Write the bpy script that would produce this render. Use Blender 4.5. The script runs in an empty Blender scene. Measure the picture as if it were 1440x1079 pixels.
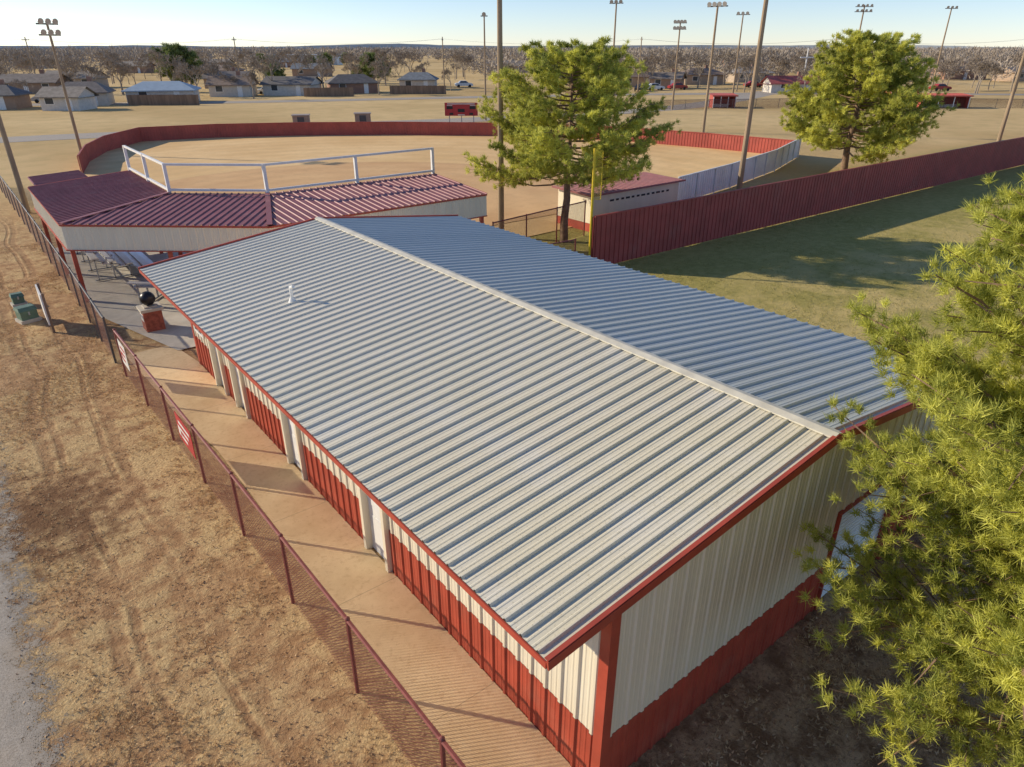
import bpy, math, random
import numpy as np
from mathutils import Vector, noise as mn
random.seed(7); RNG=np.random.default_rng(7)
SC=bpy.context.scene
COL=SC.collection
# ------------------------------------------------------------------ materials
class NT:
    def __init__(s,name):
        s.m=bpy.data.materials.new(name); s.m.use_nodes=True; s.t=s.m.node_tree
        s.b=s.t.nodes['Principled BSDF']; s.out=s.t.nodes['Material Output']
    def n(s,ty,**k):
        nd=s.t.nodes.new(ty)
        for a,v in k.items(): setattr(nd,a,v)
        return nd
    def l(s,a,b): s.t.links.new(a,b)
    def put(s,v,sock):
        if hasattr(v,'is_output'): s.l(v,sock)
        else: sock.default_value=v
    def noise(s,scale,detail=4,rough=.55,vec=None,dist=0):
        nd=s.n('ShaderNodeTexNoise'); nd.inputs['Scale'].default_value=scale; nd.inputs['Detail'].default_value=detail
        nd.inputs['Roughness'].default_value=rough; nd.inputs['Distortion'].default_value=dist
        if vec is not None: s.l(vec,nd.inputs['Vector'])
        return nd.outputs['Fac']
    def ramp(s,f,a,b):
        nd=s.n('ShaderNodeMapRange'); nd.interpolation_type='SMOOTHSTEP'
        s.l(f,nd.inputs[0]); nd.inputs[1].default_value=a; nd.inputs[2].default_value=b
        return nd.outputs[0]
    def mix(s,f,a,b,bt='MIX'):
        nd=s.n('ShaderNodeMix',data_type='RGBA',blend_type=bt)
        s.put(f,nd.inputs[0]); s.put(a,nd.inputs[6]); s.put(b,nd.inputs[7]); return nd.outputs[2]
    def math(s,op,a,b=0.):
        nd=s.n('ShaderNodeMath',operation=op); s.put(a,nd.inputs[0]); s.put(b,nd.inputs[1]); return nd.outputs[0]
    def bump(s,f,st,dist=.02):
        nd=s.n('ShaderNodeBump'); nd.inputs['Strength'].default_value=st; nd.inputs['Distance'].default_value=dist
        s.l(f,nd.inputs['Height']); s.l(nd.outputs[0],s.b.inputs['Normal'])
def c4(c): return (c[0],c[1],c[2],1)
def sc(c,k): return (min(1,c[0]*k),min(1,c[1]*k),min(1,c[2]*k),1)
def mat(name,c,rough=.6,metal=0,var=.12,scale=3,bump=0,bs=30,streak=False,dirt=None,dirtamt=.3):
    m=NT(name); tc=m.n('ShaderNodeTexCoord').outputs['Object']
    if streak:
        mp=m.n('ShaderNodeMapping'); mp.inputs['Scale'].default_value=(1,1,.12); m.l(tc,mp.inputs[0]); tc=mp.outputs[0]
    f=m.noise(scale,5,.6,tc)
    f=m.ramp(f,.3,.7)
    col=m.mix(f,sc(c,1-var),sc(c,1+var))
    if dirt:
        g=m.ramp(m.noise(scale*.6,6,.7,tc),.5,.75)
        col=m.mix(m.math('MULTIPLY',g,dirtamt),col,c4(dirt))
    m.l(col,m.b.inputs['Base Color'])
    m.b.inputs['Roughness'].default_value=rough; m.b.inputs['Metallic'].default_value=metal
    if bump: m.bump(m.noise(bs,4,.6,tc),bump)
    return m.m
M={}
M['beige']=mat('beige_steel',(.78,.71,.55),.5,0,.04,2,dirt=(.5,.42,.30),dirtamt=.2,streak=True)
M['red']=mat('red_steel',(.42,.07,.04),.5,0,.12,2,dirt=(.38,.16,.11),dirtamt=.35)
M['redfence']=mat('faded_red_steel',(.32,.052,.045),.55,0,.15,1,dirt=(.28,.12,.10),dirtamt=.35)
M['maroon']=mat('maroon_roof_steel',(.29,.10,.105),.55,0,.12,1.5,dirt=(.40,.23,.21),dirtamt=.4)
M['trimwhite']=mat('white_paint',(.76,.76,.74),.5,0,.06,3)
M['ridge']=mat('ridge_cap_steel',(.66,.62,.51),.5,.0,.12,3,dirt=(.38,.33,.23),dirtamt=.4)
M['bluewhite']=mat('pale_steel_fence',(.74,.78,.80),.5,0,.08,1)
M['dark']=mat('dark_opening',(.02,.02,.022),.6)
M['glass']=mat('window_glass',(.05,.06,.07),.12)
M['wood']=mat('weathered_pole_wood',(.34,.25,.16),.85,0,.2,4,bump=.3,streak=True)
M['woodfence']=mat('cedar_fence',(.24,.16,.105),.85,0,.25,2,streak=True)
M['grey']=mat('galvanized_steel',(.42,.43,.44),.45,.5,.1,5)
M['alu']=mat('bleacher_aluminium',(.68,.69,.7),.35,.6,.06,5)
M['black']=mat('black_bronze',(.02,.02,.022),.35,.3)
M['green']=mat('utility_green',(.12,.19,.13),.55,0,.12,5)
M['yellow']=mat('yellow_paint',(.80,.56,.03),.45,0,.05)
M['concrete']=mat('concrete_slab',(.52,.47,.39),.85,0,.12,1.2,bump=.15,bs=60,dirt=(.36,.28,.2),dirtamt=.5)
M['brick']=mat('red_brick',(.30,.08,.05),.8,0,.3,9,bump=.2)
M['railred']=mat('maroon_rail',(.24,.065,.055),.5,0,.2,6)
M['trunk']=mat('pine_bark',(.24,.155,.10),.9,0,.3,5,bump=.6,bs=12)
M['twig']=mat('bare_twigs',(.335,.275,.215),.9,0,.2,.2)  # paled a little so that distance haze sits in the colour
M['twigfar']=mat('distant_twigs',(.34,.29,.24),.95,0,.25,.03)  # aerial haze painted in as a paler base colour
M['bluewall']=mat('rollup_door_steel',(.80,.86,.90),.45,0,.04,3)
M['darkgrey']=mat('dark_grey_metal',(.08,.08,.085),.5,.3)
M['tyre']=mat('tyre_rubber',(.02,.02,.02),.8)
def pathmat():
    m=NT('dusty_concrete_path'); g=m.n('ShaderNodeNewGeometry').outputs['Position']
    n1=m.noise(.7,6,.65,g);n2=m.noise(9,5,.65,g);n3=m.noise(70,3,.6,g)
    c=m.mix(m.ramp(n1,.3,.7),(.66,.465,.25,1),(.82,.62,.36,1)); c=m.mix(m.math('MULTIPLY',m.ramp(n2,.5,.7),.4),c,(.52,.32,.16,1))
    c=m.mix(m.math('MULTIPLY',m.ramp(n3,.6,.7),.4),c,(.3,.2,.12,1))
    sx=m.n('ShaderNodeSeparateXYZ'); m.l(g,sx.inputs[0])
    j=m.math('ABSOLUTE',m.math('SUBTRACT',m.math('FRACT',m.math('MULTIPLY',sx.outputs['Y'],1/3.05)),.5)); jl=m.math('GREATER_THAN',j,.4975)
    c=m.mix(m.math('MULTIPLY',jl,.4),c,(.2,.13,.08,1))
    m.l(c,m.b.inputs['Base Color']); m.b.inputs['Roughness'].default_value=.9; m.bump(n3,.25,.01); return m.m
M['path']=pathmat()
def roofmat(name,a,b,metal,lich):
    m=NT(name); tc=m.n('ShaderNodeNewGeometry').outputs['Position']
    mp=m.n('ShaderNodeMapping'); mp.inputs['Scale'].default_value=(.2,1,1); m.l(tc,mp.inputs[0])
    f=m.ramp(m.noise(.9,6,.65,mp.outputs[0]),.25,.75)
    col=m.mix(f,c4(a),c4(b))
    sp=m.ramp(m.noise(40,3,.6,tc),.56,.70)
    sx=m.n('ShaderNodeSeparateXYZ'); m.l(tc,sx.inputs[0])
    near=m.ramp(sx.outputs['Y'],17.,4.)
    big=m.ramp(m.noise(.8,4,.6,tc),.25,.6)
    col=m.mix(m.math('MULTIPLY',m.math('MULTIPLY',near,big),lich),col,(.70,.62,.40,1))
    col=m.mix(m.math('MULTIPLY',sp,m.math('ADD',m.math('MULTIPLY',near,.45),.06)),col,(.28,.24,.14,1))
    m.l(col,m.b.inputs['Base Color']); m.b.inputs['Metallic'].default_value=metal
    m.b.inputs['Roughness'].default_value=.5
    return m.m
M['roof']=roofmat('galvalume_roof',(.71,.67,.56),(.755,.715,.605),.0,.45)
M['roofback']=roofmat('galvalume_roof_shade_tint',(.44,.49,.505),(.49,.54,.555),.05,.25)  # rear slope's dimmer, bluer shading is put into the base colour

def groundmat():
    m=NT('dry_ground'); g=m.n('ShaderNodeNewGeometry').outputs['Position']
    sx=m.n('ShaderNodeSeparateXYZ'); m.l(g,sx.inputs[0]); X,Y=sx.outputs['X'],sx.outputs['Y']
    n1=m.noise(.35,6,.65,g); n2=m.noise(2.2,6,.7,g); n3=m.noise(18,5,.7,g); n0=m.noise(.025,4,.6,g); n4=m.noise(70,3,.7,g)
    straw=m.mix(m.ramp(n3,.3,.7),(.48,.325,.16,1),(.75,.55,.285,1))
    dirt=m.mix(m.ramp(n2,.3,.7),(.35,.20,.10,1),(.58,.37,.195,1))
    wob=m.math('MULTIPLY',m.math('SUBTRACT',m.noise(.09,2,.4,g),.5),2.2)
    Xw=m.math('ADD',X,m.math('ADD',wob,m.math('MULTIPLY',n2,.1)))
    def band(c,w): return m.ramp(m.math('ABSOLUTE',m.math('SUBTRACT',Xw,c)),w,w*.3)
    tr=m.math('MAXIMUM',m.math('MAXIMUM',band(.1,.2),band(.42,.12)),m.math('MAXIMUM',band(1.65,.2),band(1.35,.1))); tr=m.math('MULTIPLY',tr,m.ramp(n1,.38,.6))
    farb=m.ramp(Y,17.,26.)
    k=m.math('ADD',m.math('ADD',m.math('MULTIPLY',n1,.55),m.math('MULTIPLY',n2,.45)),m.math('MULTIPLY',farb,-.03))
    k=m.math('SUBTRACT',k,m.math('MULTIPLY',tr,.07))
    near=m.mix(m.ramp(k,.43,.56),dirt,straw)
    near=m.mix(m.math('MULTIPLY',tr,.34),near,(.30,.17,.09,1))
    vd=m.n('ShaderNodeVectorMath',operation='DISTANCE'); mpp=m.n('ShaderNodeMapping'); mpp.inputs['Scale'].default_value=(1,.6,1); m.l(g,mpp.inputs[0]); m.l(mpp.outputs[0],vd.inputs[0]); vd.inputs[1].default_value=(-.35,9.2,0)
    ero=m.ramp(m.math('ADD',vd.outputs['Value'],m.math('MULTIPLY',m.math('SUBTRACT',n2,.5),4.)),1.8,.2)
    near=m.mix(m.math('MULTIPLY',ero,.8),near,(.16,.085,.045,1))
    farc=m.mix(m.ramp(n0,.35,.65),(.56,.395,.185,1),(.72,.53,.27,1))
    farc=m.mix(m.math('MULTIPLY',m.ramp(n1,.40,.7),.4),farc,(.42,.32,.14,1))
    dist=m.n('ShaderNodeVectorMath',operation='LENGTH'); m.l(g,dist.inputs[0])
    col=m.mix(m.ramp(dist.outputs['Value'],38,70),near,farc)
    jit=m.math('MULTIPLY',m.math('SUBTRACT',n1,.5),5.)
    ax=m.ramp(m.math('ADD',X,jit),13.5,17.); ax2=m.ramp(m.math('ADD',X,m.math('MULTIPLY',jit,3.)),92.,70.)
    ay=m.ramp(m.math('ADD',Y,m.math('MULTIPLY',jit,.3)),30.,27.)
    lawnmask=m.math('MULTIPLY',m.math('MULTIPLY',ax,ax2),ay)
    lawn=m.mix(m.ramp(n2,.25,.78),(.27,.25,.065,1),(.46,.39,.13,1))
    lawn=m.mix(m.math('MULTIPLY',m.ramp(n3,.4,.7),.35),lawn,(.56,.45,.18,1))
    bot=m.ramp(Y,19.,12.)
    lawn=m.mix(m.math('MULTIPLY',m.ramp(n1,.38,.62),m.math('ADD',m.math('MULTIPLY',bot,.65),.12)),lawn,(.66,.51,.22,1))
    col=m.mix(lawnmask,col,lawn)
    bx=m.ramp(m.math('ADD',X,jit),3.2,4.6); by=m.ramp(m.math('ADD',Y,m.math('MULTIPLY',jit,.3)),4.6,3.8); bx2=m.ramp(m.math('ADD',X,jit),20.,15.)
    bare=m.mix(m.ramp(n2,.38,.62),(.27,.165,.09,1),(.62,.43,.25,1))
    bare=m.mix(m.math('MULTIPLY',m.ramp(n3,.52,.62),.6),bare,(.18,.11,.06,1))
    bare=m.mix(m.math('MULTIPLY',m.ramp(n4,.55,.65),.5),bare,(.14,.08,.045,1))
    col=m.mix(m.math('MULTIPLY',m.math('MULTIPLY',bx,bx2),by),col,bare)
    col=m.mix(m.math('MULTIPLY',m.ramp(n4,.58,.70),.3),col,(.22,.14,.08,1))
    m.l(col,m.b.inputs['Base Color']); m.b.inputs['Roughness'].default_value=.95
    m.b.inputs['Specular IOR Level'].default_value=.1
    m.bump(m.math('ADD',m.math('SUBTRACT',m.math('MULTIPLY',n2,2.2),m.math('MULTIPLY',tr,.8)),m.math('ADD',n3,m.math('MULTIPLY',n4,.3))),.7,.05)
    return m.m
M['ground']=groundmat()
def asphalt(name,feather):
    m=NT(name); g=m.n('ShaderNodeNewGeometry').outputs['Position']
    n1=m.noise(.6,5,.6,g); n2=m.noise(60,3,.6,g); n3=m.noise(3.5,6,.75,g)
    c=m.mix(m.ramp(n2,.35,.65),(.26,.23,.195,1),(.48,.435,.375,1)); c=m.mix(m.math('MULTIPLY',m.ramp(n1,.4,.7),.4),c,(.46,.36,.25,1))
    m.l(c,m.b.inputs['Base Color']); m.b.inputs['Roughness'].default_value=.9; m.bump(n2,.5,.01)
    if feather:
        sx=m.n('ShaderNodeSeparateXYZ'); m.l(g,sx.inputs[0])
        e=m.math('ADD',sx.outputs['X'],m.math('ADD',m.math('MULTIPLY',m.math('SUBTRACT',n3,.5),1.9),m.math('MULTIPLY',m.math('SUBTRACT',n2,.5),2.2)))
        f=m.math('GREATER_THAN',e,-1.15)
        tr=m.n('ShaderNodeBsdfTransparent'); mx=m.n('ShaderNodeMixShader'); m.l(f,mx.inputs[0]); m.l(m.b.outputs[0],mx.inputs[1]); m.l(tr.outputs[0],mx.inputs[2]); m.l(mx.outputs[0],m.out.inputs[0])
    return m.m
M['asphalt']=asphalt('worn_asphalt',False); M['gravel']=asphalt('worn_gravel_road',True)
def field(name,a,b):
    m=NT(name); g=m.n('ShaderNodeNewGeometry').outputs['Position']
    c=m.mix(m.ramp(m.noise(.12,5,.6,g),.35,.65),c4(a),c4(b)); c=m.mix(m.math('MULTIPLY',m.ramp(m.noise(1.5,5,.7,g),.45,.7),.3),c,sc(a,.75))
    vd=m.n('ShaderNodeVectorMath',operation='DISTANCE'); m.l(g,vd.inputs[0]); vd.inputs[1].default_value=(19,41,0)
    s_=m.math('MULTIPLY',m.math('ADD',m.math('SINE',m.math('MULTIPLY',vd.outputs['Value'],2.6)),1.),.07)
    c=m.mix(s_,c,sc(a,.6))
    m.l(c,m.b.inputs['Base Color']); m.b.inputs['Roughness'].default_value=.95; m.bump(m.noise(6,4,.6,g),.3,.03); return m.m
M['outfield']=field('dormant_outfield',(.73,.47,.20),(.85,.58,.275))
M['infield']=field('infield_clay',(.64,.375,.165),(.74,.465,.215))
def chain(name,col,cell=.075,th=.44):
    m=NT(name); tc=m.n('ShaderNodeTexCoord').outputs['UV']; sx=m.n('ShaderNodeSeparateXYZ'); m.l(tc,sx.inputs[0])
    k=1/cell
    def line(op):
        a=m.math('MULTIPLY',m.math(op,sx.outputs[0],sx.outputs[1]),k*.7071)
        return m.math('ABSOLUTE',m.math('SUBTRACT',m.math('FRACT',a),.5))
    d=m.math('MAXIMUM',line('ADD'),line('SUBTRACT'))
    f=m.math('GREATER_THAN',d,th)
    tr=m.n('ShaderNodeBsdfTransparent'); mx=m.n('ShaderNodeMixShader')
    m.l(f,mx.inputs[0]); m.l(tr.outputs[0],mx.inputs[1]); m.l(m.b.outputs[0],mx.inputs[2]); m.l(mx.outputs[0],m.out.inputs[0])
    m.b.inputs['Base Color'].default_value=c4(col); m.b.inputs['Roughness'].default_value=.6; m.b.inputs['Metallic'].default_value=.0
    return m.m
M['chain']=chain('chain_link',(.15,.052,.042),.048,.38); M['net']=chain('yellow_mesh',(.75,.55,.03),.06,.40)
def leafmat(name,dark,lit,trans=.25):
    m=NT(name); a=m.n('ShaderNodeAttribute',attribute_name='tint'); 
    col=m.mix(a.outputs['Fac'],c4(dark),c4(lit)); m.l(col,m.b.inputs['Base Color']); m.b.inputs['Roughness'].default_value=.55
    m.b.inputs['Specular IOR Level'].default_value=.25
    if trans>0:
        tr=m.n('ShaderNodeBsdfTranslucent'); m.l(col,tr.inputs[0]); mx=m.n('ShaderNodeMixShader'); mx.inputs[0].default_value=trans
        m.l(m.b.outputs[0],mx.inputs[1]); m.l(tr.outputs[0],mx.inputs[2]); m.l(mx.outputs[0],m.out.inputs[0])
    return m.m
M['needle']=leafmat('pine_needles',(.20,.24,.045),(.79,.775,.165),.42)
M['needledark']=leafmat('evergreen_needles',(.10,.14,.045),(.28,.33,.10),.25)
M['drygrass']=leafmat('dry_grass_blades',(.46,.30,.14),(.82,.60,.32),.0)
M['lawnblade']=leafmat('lawn_blades',(.26,.25,.065),(.52,.43,.15),.0)
M['litter']=leafmat('leaf_litter',(.20,.11,.06),(.72,.50,.28),.0)
# ------------------------------------------------------------------ mesh builder
class MB:
    def __init__(s): s.v=[];s.f=[];s.mi=[]
    def add(s,vs,fs,mi=0):
        o=len(s.v); s.v+=[tuple(v) for v in vs]
        for f in fs: s.f.append(tuple(i+o for i in f)); s.mi.append(mi)
    def box(s,c,d,mi=0,rz=0):
        x,y,z=d[0]/2,d[1]/2,d[2]/2; cr,sr=math.cos(rz),math.sin(rz)
        vs=[(c[0]+a*x*cr-b*y*sr,c[1]+a*x*sr+b*y*cr,c[2]+e*z) for e in(-1,1) for a,b in((-1,-1),(1,-1),(1,1),(-1,1))]
        s.add(vs,[(3,2,1,0),(4,5,6,7),(0,1,5,4),(1,2,6,5),(2,3,7,6),(3,0,4,7)],mi)
    def beam(s,a,b,w,h,mi=0):
        a=Vector(a);b=Vector(b);d=(b-a).normalized(); up=Vector((0,0,1)) if abs(d.z)<.95 else Vector((0,1,0))
        r=d.cross(up).normalized()*w/2; u=r.cross(d).normalized()*h/2
        vs=[p+q for p in(a,b) for q in(-r-u,r-u,r+u,-r+u)]
        s.add(vs,[(3,2,1,0),(4,5,6,7),(0,1,5,4),(1,2,6,5),(2,3,7,6),(3,0,4,7)],mi)
    def cyl(s,a,b,r0,r1=None,n=8,mi=0,cap=True):
        r1=r0 if r1 is None else r1
        a=Vector(a);b=Vector(b);d=(b-a).normalized(); up=Vector((0,0,1)) if abs(d.z)<.9 else Vector((1,0,0))
        r=d.cross(up).normalized(); u=r.cross(d)
        vs=[];fs=[]
        for p,rr in((a,r0),(b,r1)):
            for i in range(n):
                t=2*math.pi*i/n; vs.append(p+r*math.cos(t)*rr+u*math.sin(t)*rr)
        for i in range(n): fs.append((i,(i+1)%n,n+(i+1)%n,n+i))
        if cap: fs.append(tuple(range(n))[::-1]); fs.append(tuple(range(n,2*n)))
        s.add(vs,fs,mi)
    def sphere(s,c,r,n=12,m=8,sz=1,mi=0):
        vs=[];fs=[]
        for j in range(m+1):
            p=math.pi*j/m
            for i in range(n):
                t=2*math.pi*i/n; vs.append((c[0]+r*math.sin(p)*math.cos(t),c[1]+r*math.sin(p)*math.sin(t),c[2]+r*sz*math.cos(p)))
        for j in range(m):
            for i in range(n): fs.append((j*n+i,(j+1)*n+i,(j+1)*n+(i+1)%n,j*n+(i+1)%n))
        s.add(vs,fs,mi)
    def ribbed(s,O,U,V,N,L,v0,v1,pitch=.305,h=.035,bw=.09,tw=.045,minor=True,phase=.15,mi=0):
        O=Vector(O);U=Vector(U).normalized();V=Vector(V).normalized();N=Vector(N).normalized()
        f0=v0 if callable(v0) else (lambda u:v0); f1=v1 if callable(v1) else (lambda u:v1)
        pr=[(0,0)];u=phase
        while u<L+bw:
            pr+=[(u-bw/2,0),(u-tw/2,h),(u+tw/2,h),(u+bw/2,0)]
            if minor:
                for q in(1/3,2/3): w=u+pitch*q; pr+=[(w-.022,0),(w-.01,.005),(w+.01,.005),(w+.022,0)]
            u+=pitch
        pr=[p for p in pr if 0<=p[0]<=L]+[(L,0)]
        vs=[]
        for a,hh in pr:
            b=O+U*a+N*hh; vs.append(b+V*f0(a)); vs.append(b+V*f1(a))
        fs=[(2*i,2*i+2,2*i+3,2*i+1) for i in range(len(pr)-1)]
        s.add(vs,fs,mi)
def mkmesh(name,mb,mats,smooth=False):
    me=bpy.data.meshes.new(name); me.from_pydata([tuple(v) for v in mb.v],[],mb.f)
    if not isinstance(mats,(list,tuple)): mats=[mats]
    for m in mats: me.materials.append(m)
    if smooth: me.polygons.foreach_set('use_smooth',[True]*len(mb.f))
    me.update(); return me
def meta(o,label,cat,group=None,kind=None):
    if label:o['label']=label
    if cat:o['category']=cat
    if group:o['group']=group
    if kind:o['kind']=kind
def thing(name,loc,label,cat,group=None,rz=0):
    e=bpy.data.objects.new(name,None); e.location=loc; e.rotation_euler=(0,0,rz); e.empty_display_size=.3; COL.objects.link(e)
    meta(e,label,cat,group); return e
def root_loc(o):
    l=Vector((0,0,0))
    while o is not None: l+=Vector(o.location); o=o.parent
    return l
def part(par,name,mb,mats,smooth=False,label=None,world=False,loc=None):
    me=mb if isinstance(mb,bpy.types.Mesh) else None
    if me is None:
        if world:
            L=Vector(root_loc(par)); mb.v=[tuple(Vector(v)-L) for v in mb.v]
        me=mkmesh(name,mb,mats,smooth)
    o=bpy.data.objects.new(name,me); COL.objects.link(o); o.parent=par
    if loc: o.location=loc
    if label:o['label']=label
    return o
def solo(name,mb,mats,label,cat,group=None,kind=None,smooth=False):
    o=bpy.data.objects.new(name,mkmesh(name,mb,mats,smooth)); COL.objects.link(o); meta(o,label,cat,group,kind); return o
def dup(src,loc,rz=0,s=1,label=None):
    o=src.copy(); COL.objects.link(o); o.location=loc; o.rotation_euler=(0,0,rz); o.scale=(s,s,s)
    if label:o['label']=label
    for c in src.children:
        k=c.copy(); k.parent=o; COL.objects.link(k)
        for g in c.children:
            q=g.copy(); q.parent=k; COL.objects.link(q)
    return o
SA,CA=.621,.784
def site(F,R): return (F*SA+R*CA, F*CA-R*SA)   # street-grid axes of the wider site
# ------------------------------------------------------------------ ground
mb=MB()
xs=sorted(set(list(np.linspace(-30,100,53))+[-9000,-3000,-900,-300,-100,250,700,2000,5000,9000]))
vs=[(x,y,0) for y in xs for x in xs]; n=len(xs)
mb.add(vs,[(j*n+i,j*n+i+1,(j+1)*n+i+1,(j+1)*n+i) for j in range(n-1) for i in range(n-1)])
solo('ground',mb,M['ground'],'dry winter grass and bare red dirt ground','ground',kind='structure')
def sheet(name,pts,z,m,label,cat):
    b=MB(); b.add([(p[0],p[1],z) for p in pts],[tuple(range(len(pts)))]); return solo(name,b,m,label,cat,kind='structure')
sheet('road',[(.2,-12),(.2,140),(-7,140),(-7,-12)],.006,M['gravel'],'worn gray gravelly road along the dirt verge','road')
def strip(pts,w):
    L=[];Rr=[]
    for i,p in enumerate(pts):
        a=Vector(pts[max(0,i-1)]);b=Vector(pts[min(len(pts)-1,i+1)]);d=(b-a).normalized();nn=Vector((-d.y,d.x))
        L.append(tuple(Vector(p)+nn*w/2));Rr.append(tuple(Vector(p)-nn*w/2))
    return L+Rr[::-1]
def smooth(pts,k=6):
    out=[]
    for i in range(len(pts)-1):
        p0=Vector(pts[max(0,i-1)]);p1=Vector(pts[i]);p2=Vector(pts[i+1]);p3=Vector(pts[min(len(pts)-1,i+2)])
        for j in range(k):
            t=j/k; out.append(tuple(.5*((2*p1)+(-p0+p2)*t+(2*p0-5*p1+4*p2-p3)*t*t+(-p0+3*p1-3*p2+p3)*t**3)))
    return out+[tuple(pts[-1])]
sheet('road',strip(smooth([(-60,125),(-6,99),(12,94),(33,90),(60,82),(100,79),(150,95)]),6),.02,M['asphalt'],'narrow gray park road passing behind the ball field','road')
sheet('road',strip(smooth([site(118,-160),site(132,-60),site(150,0),site(160,60),site(150,160)]),6),.028,M['asphalt'],'residential street in front of the houses','road')
arc=[(8,64.6),(9.6,71.5),(12.2,78),(16.6,84.2),(24,82.8),(31.7,79),(40.5,73),(48.1,65.8),(53.5,59.3),(57.1,52.1),(59.3,43.2),(60.6,34.7)]
sheet('sports_field',[(19,27.3),(35.6,28.1)]+arc[::-1]+[(5,45),(5,41),(7.4,33),(10.5,30.2)],.03,M['outfield'],'dormant straw coloured softball outfield','field')
pts=[(19.8+17*math.cos(t),41.5+17*math.sin(t)) for t in np.linspace(0,2*math.pi,60)]
pts=[(max(7.8,p[0]),max(30.6,p[1])) for p in pts]
sheet('infield',pts,.055,M['infield'],'raked tan clay softball infield','field')
sheet('path',[(3.25,-4),(4.48,-4),(4.48,21.6),(4.2,23.7),(2.75,23.7),(2.95,19.6),(2.95,18.6),(3.25,16)],.03,M['path'],'dusty tan concrete walkway beside the building','path')
b=MB(); b.add([(2.8,28.2,.045),(4.2,23,.045),(16.2,23,.045),(16.2,28.3,.045),(9.1,28.3,.045),(9.1,40.3,.045),(2.7,40.3,.045)],[(0,1,2,3,4,5,6)])
solo('pavement',b,M['concrete'],'gray concrete plaza under the grandstand roof','pavement',kind='structure')

# ------------------------------------------------------------------ main building
X0,X1,XE0,XR,XE1=4.5,13.75,3.46,9.02,14.57
Y0,Y1,YE0,YE1=3.84,21.5,3.775,21.7
ZE,ZR=3.25,3.925
sl=(ZR-ZE)/(XR-XE0)
def roofz(x): return ZE+sl*(x-XE0) if x<XR else ZR-(ZR-ZE)/(XE1-XR)*(x-XR)
B=thing('metal_building',(X0,Y0,0),'long metal building with ribbed gray gable roof and red wainscot','building')
def W(name,mb,m,**k): return part(B,name,mb,m,world=True,**k)
WH=1.02; ZT=roofz(X0)-.03
doorsY=[(9.35,10.3),(13.3,14.25),(17.0,17.9),(18.75,19.65)]
mbU=MB();mbL=MB();WK=dict(h=.022,bw=.08,tw=.04)
cuts=[Y0]+[y for d in doorsY for y in d]+[Y1]
for i in range(0,len(cuts),2):
    a,bb=cuts[i],cuts[i+1]
    mbU.ribbed((X0,bb,0),(0,-1,0),(0,0,1),(-1,0,0),bb-a,WH,ZT,h=.028)
    mbL.ribbed((X0-.004,bb,0),(0,-1,0),(0,0,1),(-1,0,0),bb-a,0,WH,h=.028)
for a,bb in doorsY:
    mbU.ribbed((X0,bb,0),(0,-1,0),(0,0,1),(-1,0,0),bb-a,2.14,ZT,h=.028,phase=.1)
DX0,DX1,DZ=9.92,12.2,2.08
def gab(mbx,a,c,z0,z1,off=0): mbx.ribbed((a,Y0-off,0),(1,0,0),(0,0,1),(0,-1,0),c-a,z0,z1,**WK)
gab(mbU,X0,DX0,WH,lambda u:roofz(X0+u)-.03); gab(mbL,X0,DX0,0,WH,.004)
gab(mbU,DX0,DX1,DZ,lambda u:roofz(DX0+u)-.03)
gab(mbU,DX1,X1,WH,lambda u:roofz(DX1+u)-.03); gab(mbL,DX1,X1,0,WH,.004)
ZT2=roofz(X1)-.03
mbU.ribbed((X1,Y0,0),(0,1,0),(0,0,1),(1,0,0),Y1-Y0,WH,ZT2,h=.03); mbL.ribbed((X1+.006,Y0,0),(0,1,0),(0,0,1),(1,0,0),Y1-Y0,0,WH,h=.03)
mbU.ribbed((X1,Y1,0),(-1,0,0),(0,0,1),(0,1,0),X1-X0,WH,lambda u:roofz(X1-u)-.03,h=.03); mbL.ribbed((X1,Y1+.006,0),(-1,0,0),(0,0,1),(0,1,0),X1-X0,0,WH,h=.03)
W('wall',mbU,M['beige'],label='beige ribbed steel upper wall'); W('wainscot',mbL,M['red'],label='red ribbed steel lower wall')
for x,y in((X0,Y0),(X1,Y0),(X1,Y1),(X0,Y1)):
    sx_=1 if x==X0 else -1; sy_=1 if y==Y0 else -1
    t=.02; xo=x-sx_*.045; yo=y-sy_*.045
    L=[(xo,yo),(x+sx_*.11,yo),(x+sx_*.11,yo+sy_*t),(xo+sx_*t,yo+sy_*t),(xo+sx_*t,y+sy_*.11),(xo,y+sy_*.11)]
    b=MB(); b.add([(p[0],p[1],z) for z in(0,ZT) for p in L],[(i,(i+1)%6,(i+1)%6+6,i+6) for i in range(6)]+[(6,7,8,9,10,11)]); W('corner_trim',b,M['red'])
nf=Vector((-sl,0,1)).normalized(); slb=(ZR-ZE)/(XE1-XR); nb=Vector((slb,0,1)).normalized()
Lf=math.hypot(XR-XE0,ZR-ZE); Lb=math.hypot(XE1-XR,ZR-ZE)
RK=dict(h=.035,bw=.056,tw=.022,pitch=.287)
b=MB(); b.ribbed((XE0,YE0,ZE),(0,1,0),(1,0,sl),nf,YE1-YE0,0,Lf,**RK)
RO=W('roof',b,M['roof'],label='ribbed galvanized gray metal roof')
def sub(par,name,mb,m,**k): return part(par,name,mb,m,world=True,**k)
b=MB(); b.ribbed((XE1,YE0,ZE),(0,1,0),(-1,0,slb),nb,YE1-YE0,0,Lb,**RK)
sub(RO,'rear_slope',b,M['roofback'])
b=MB()
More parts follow.
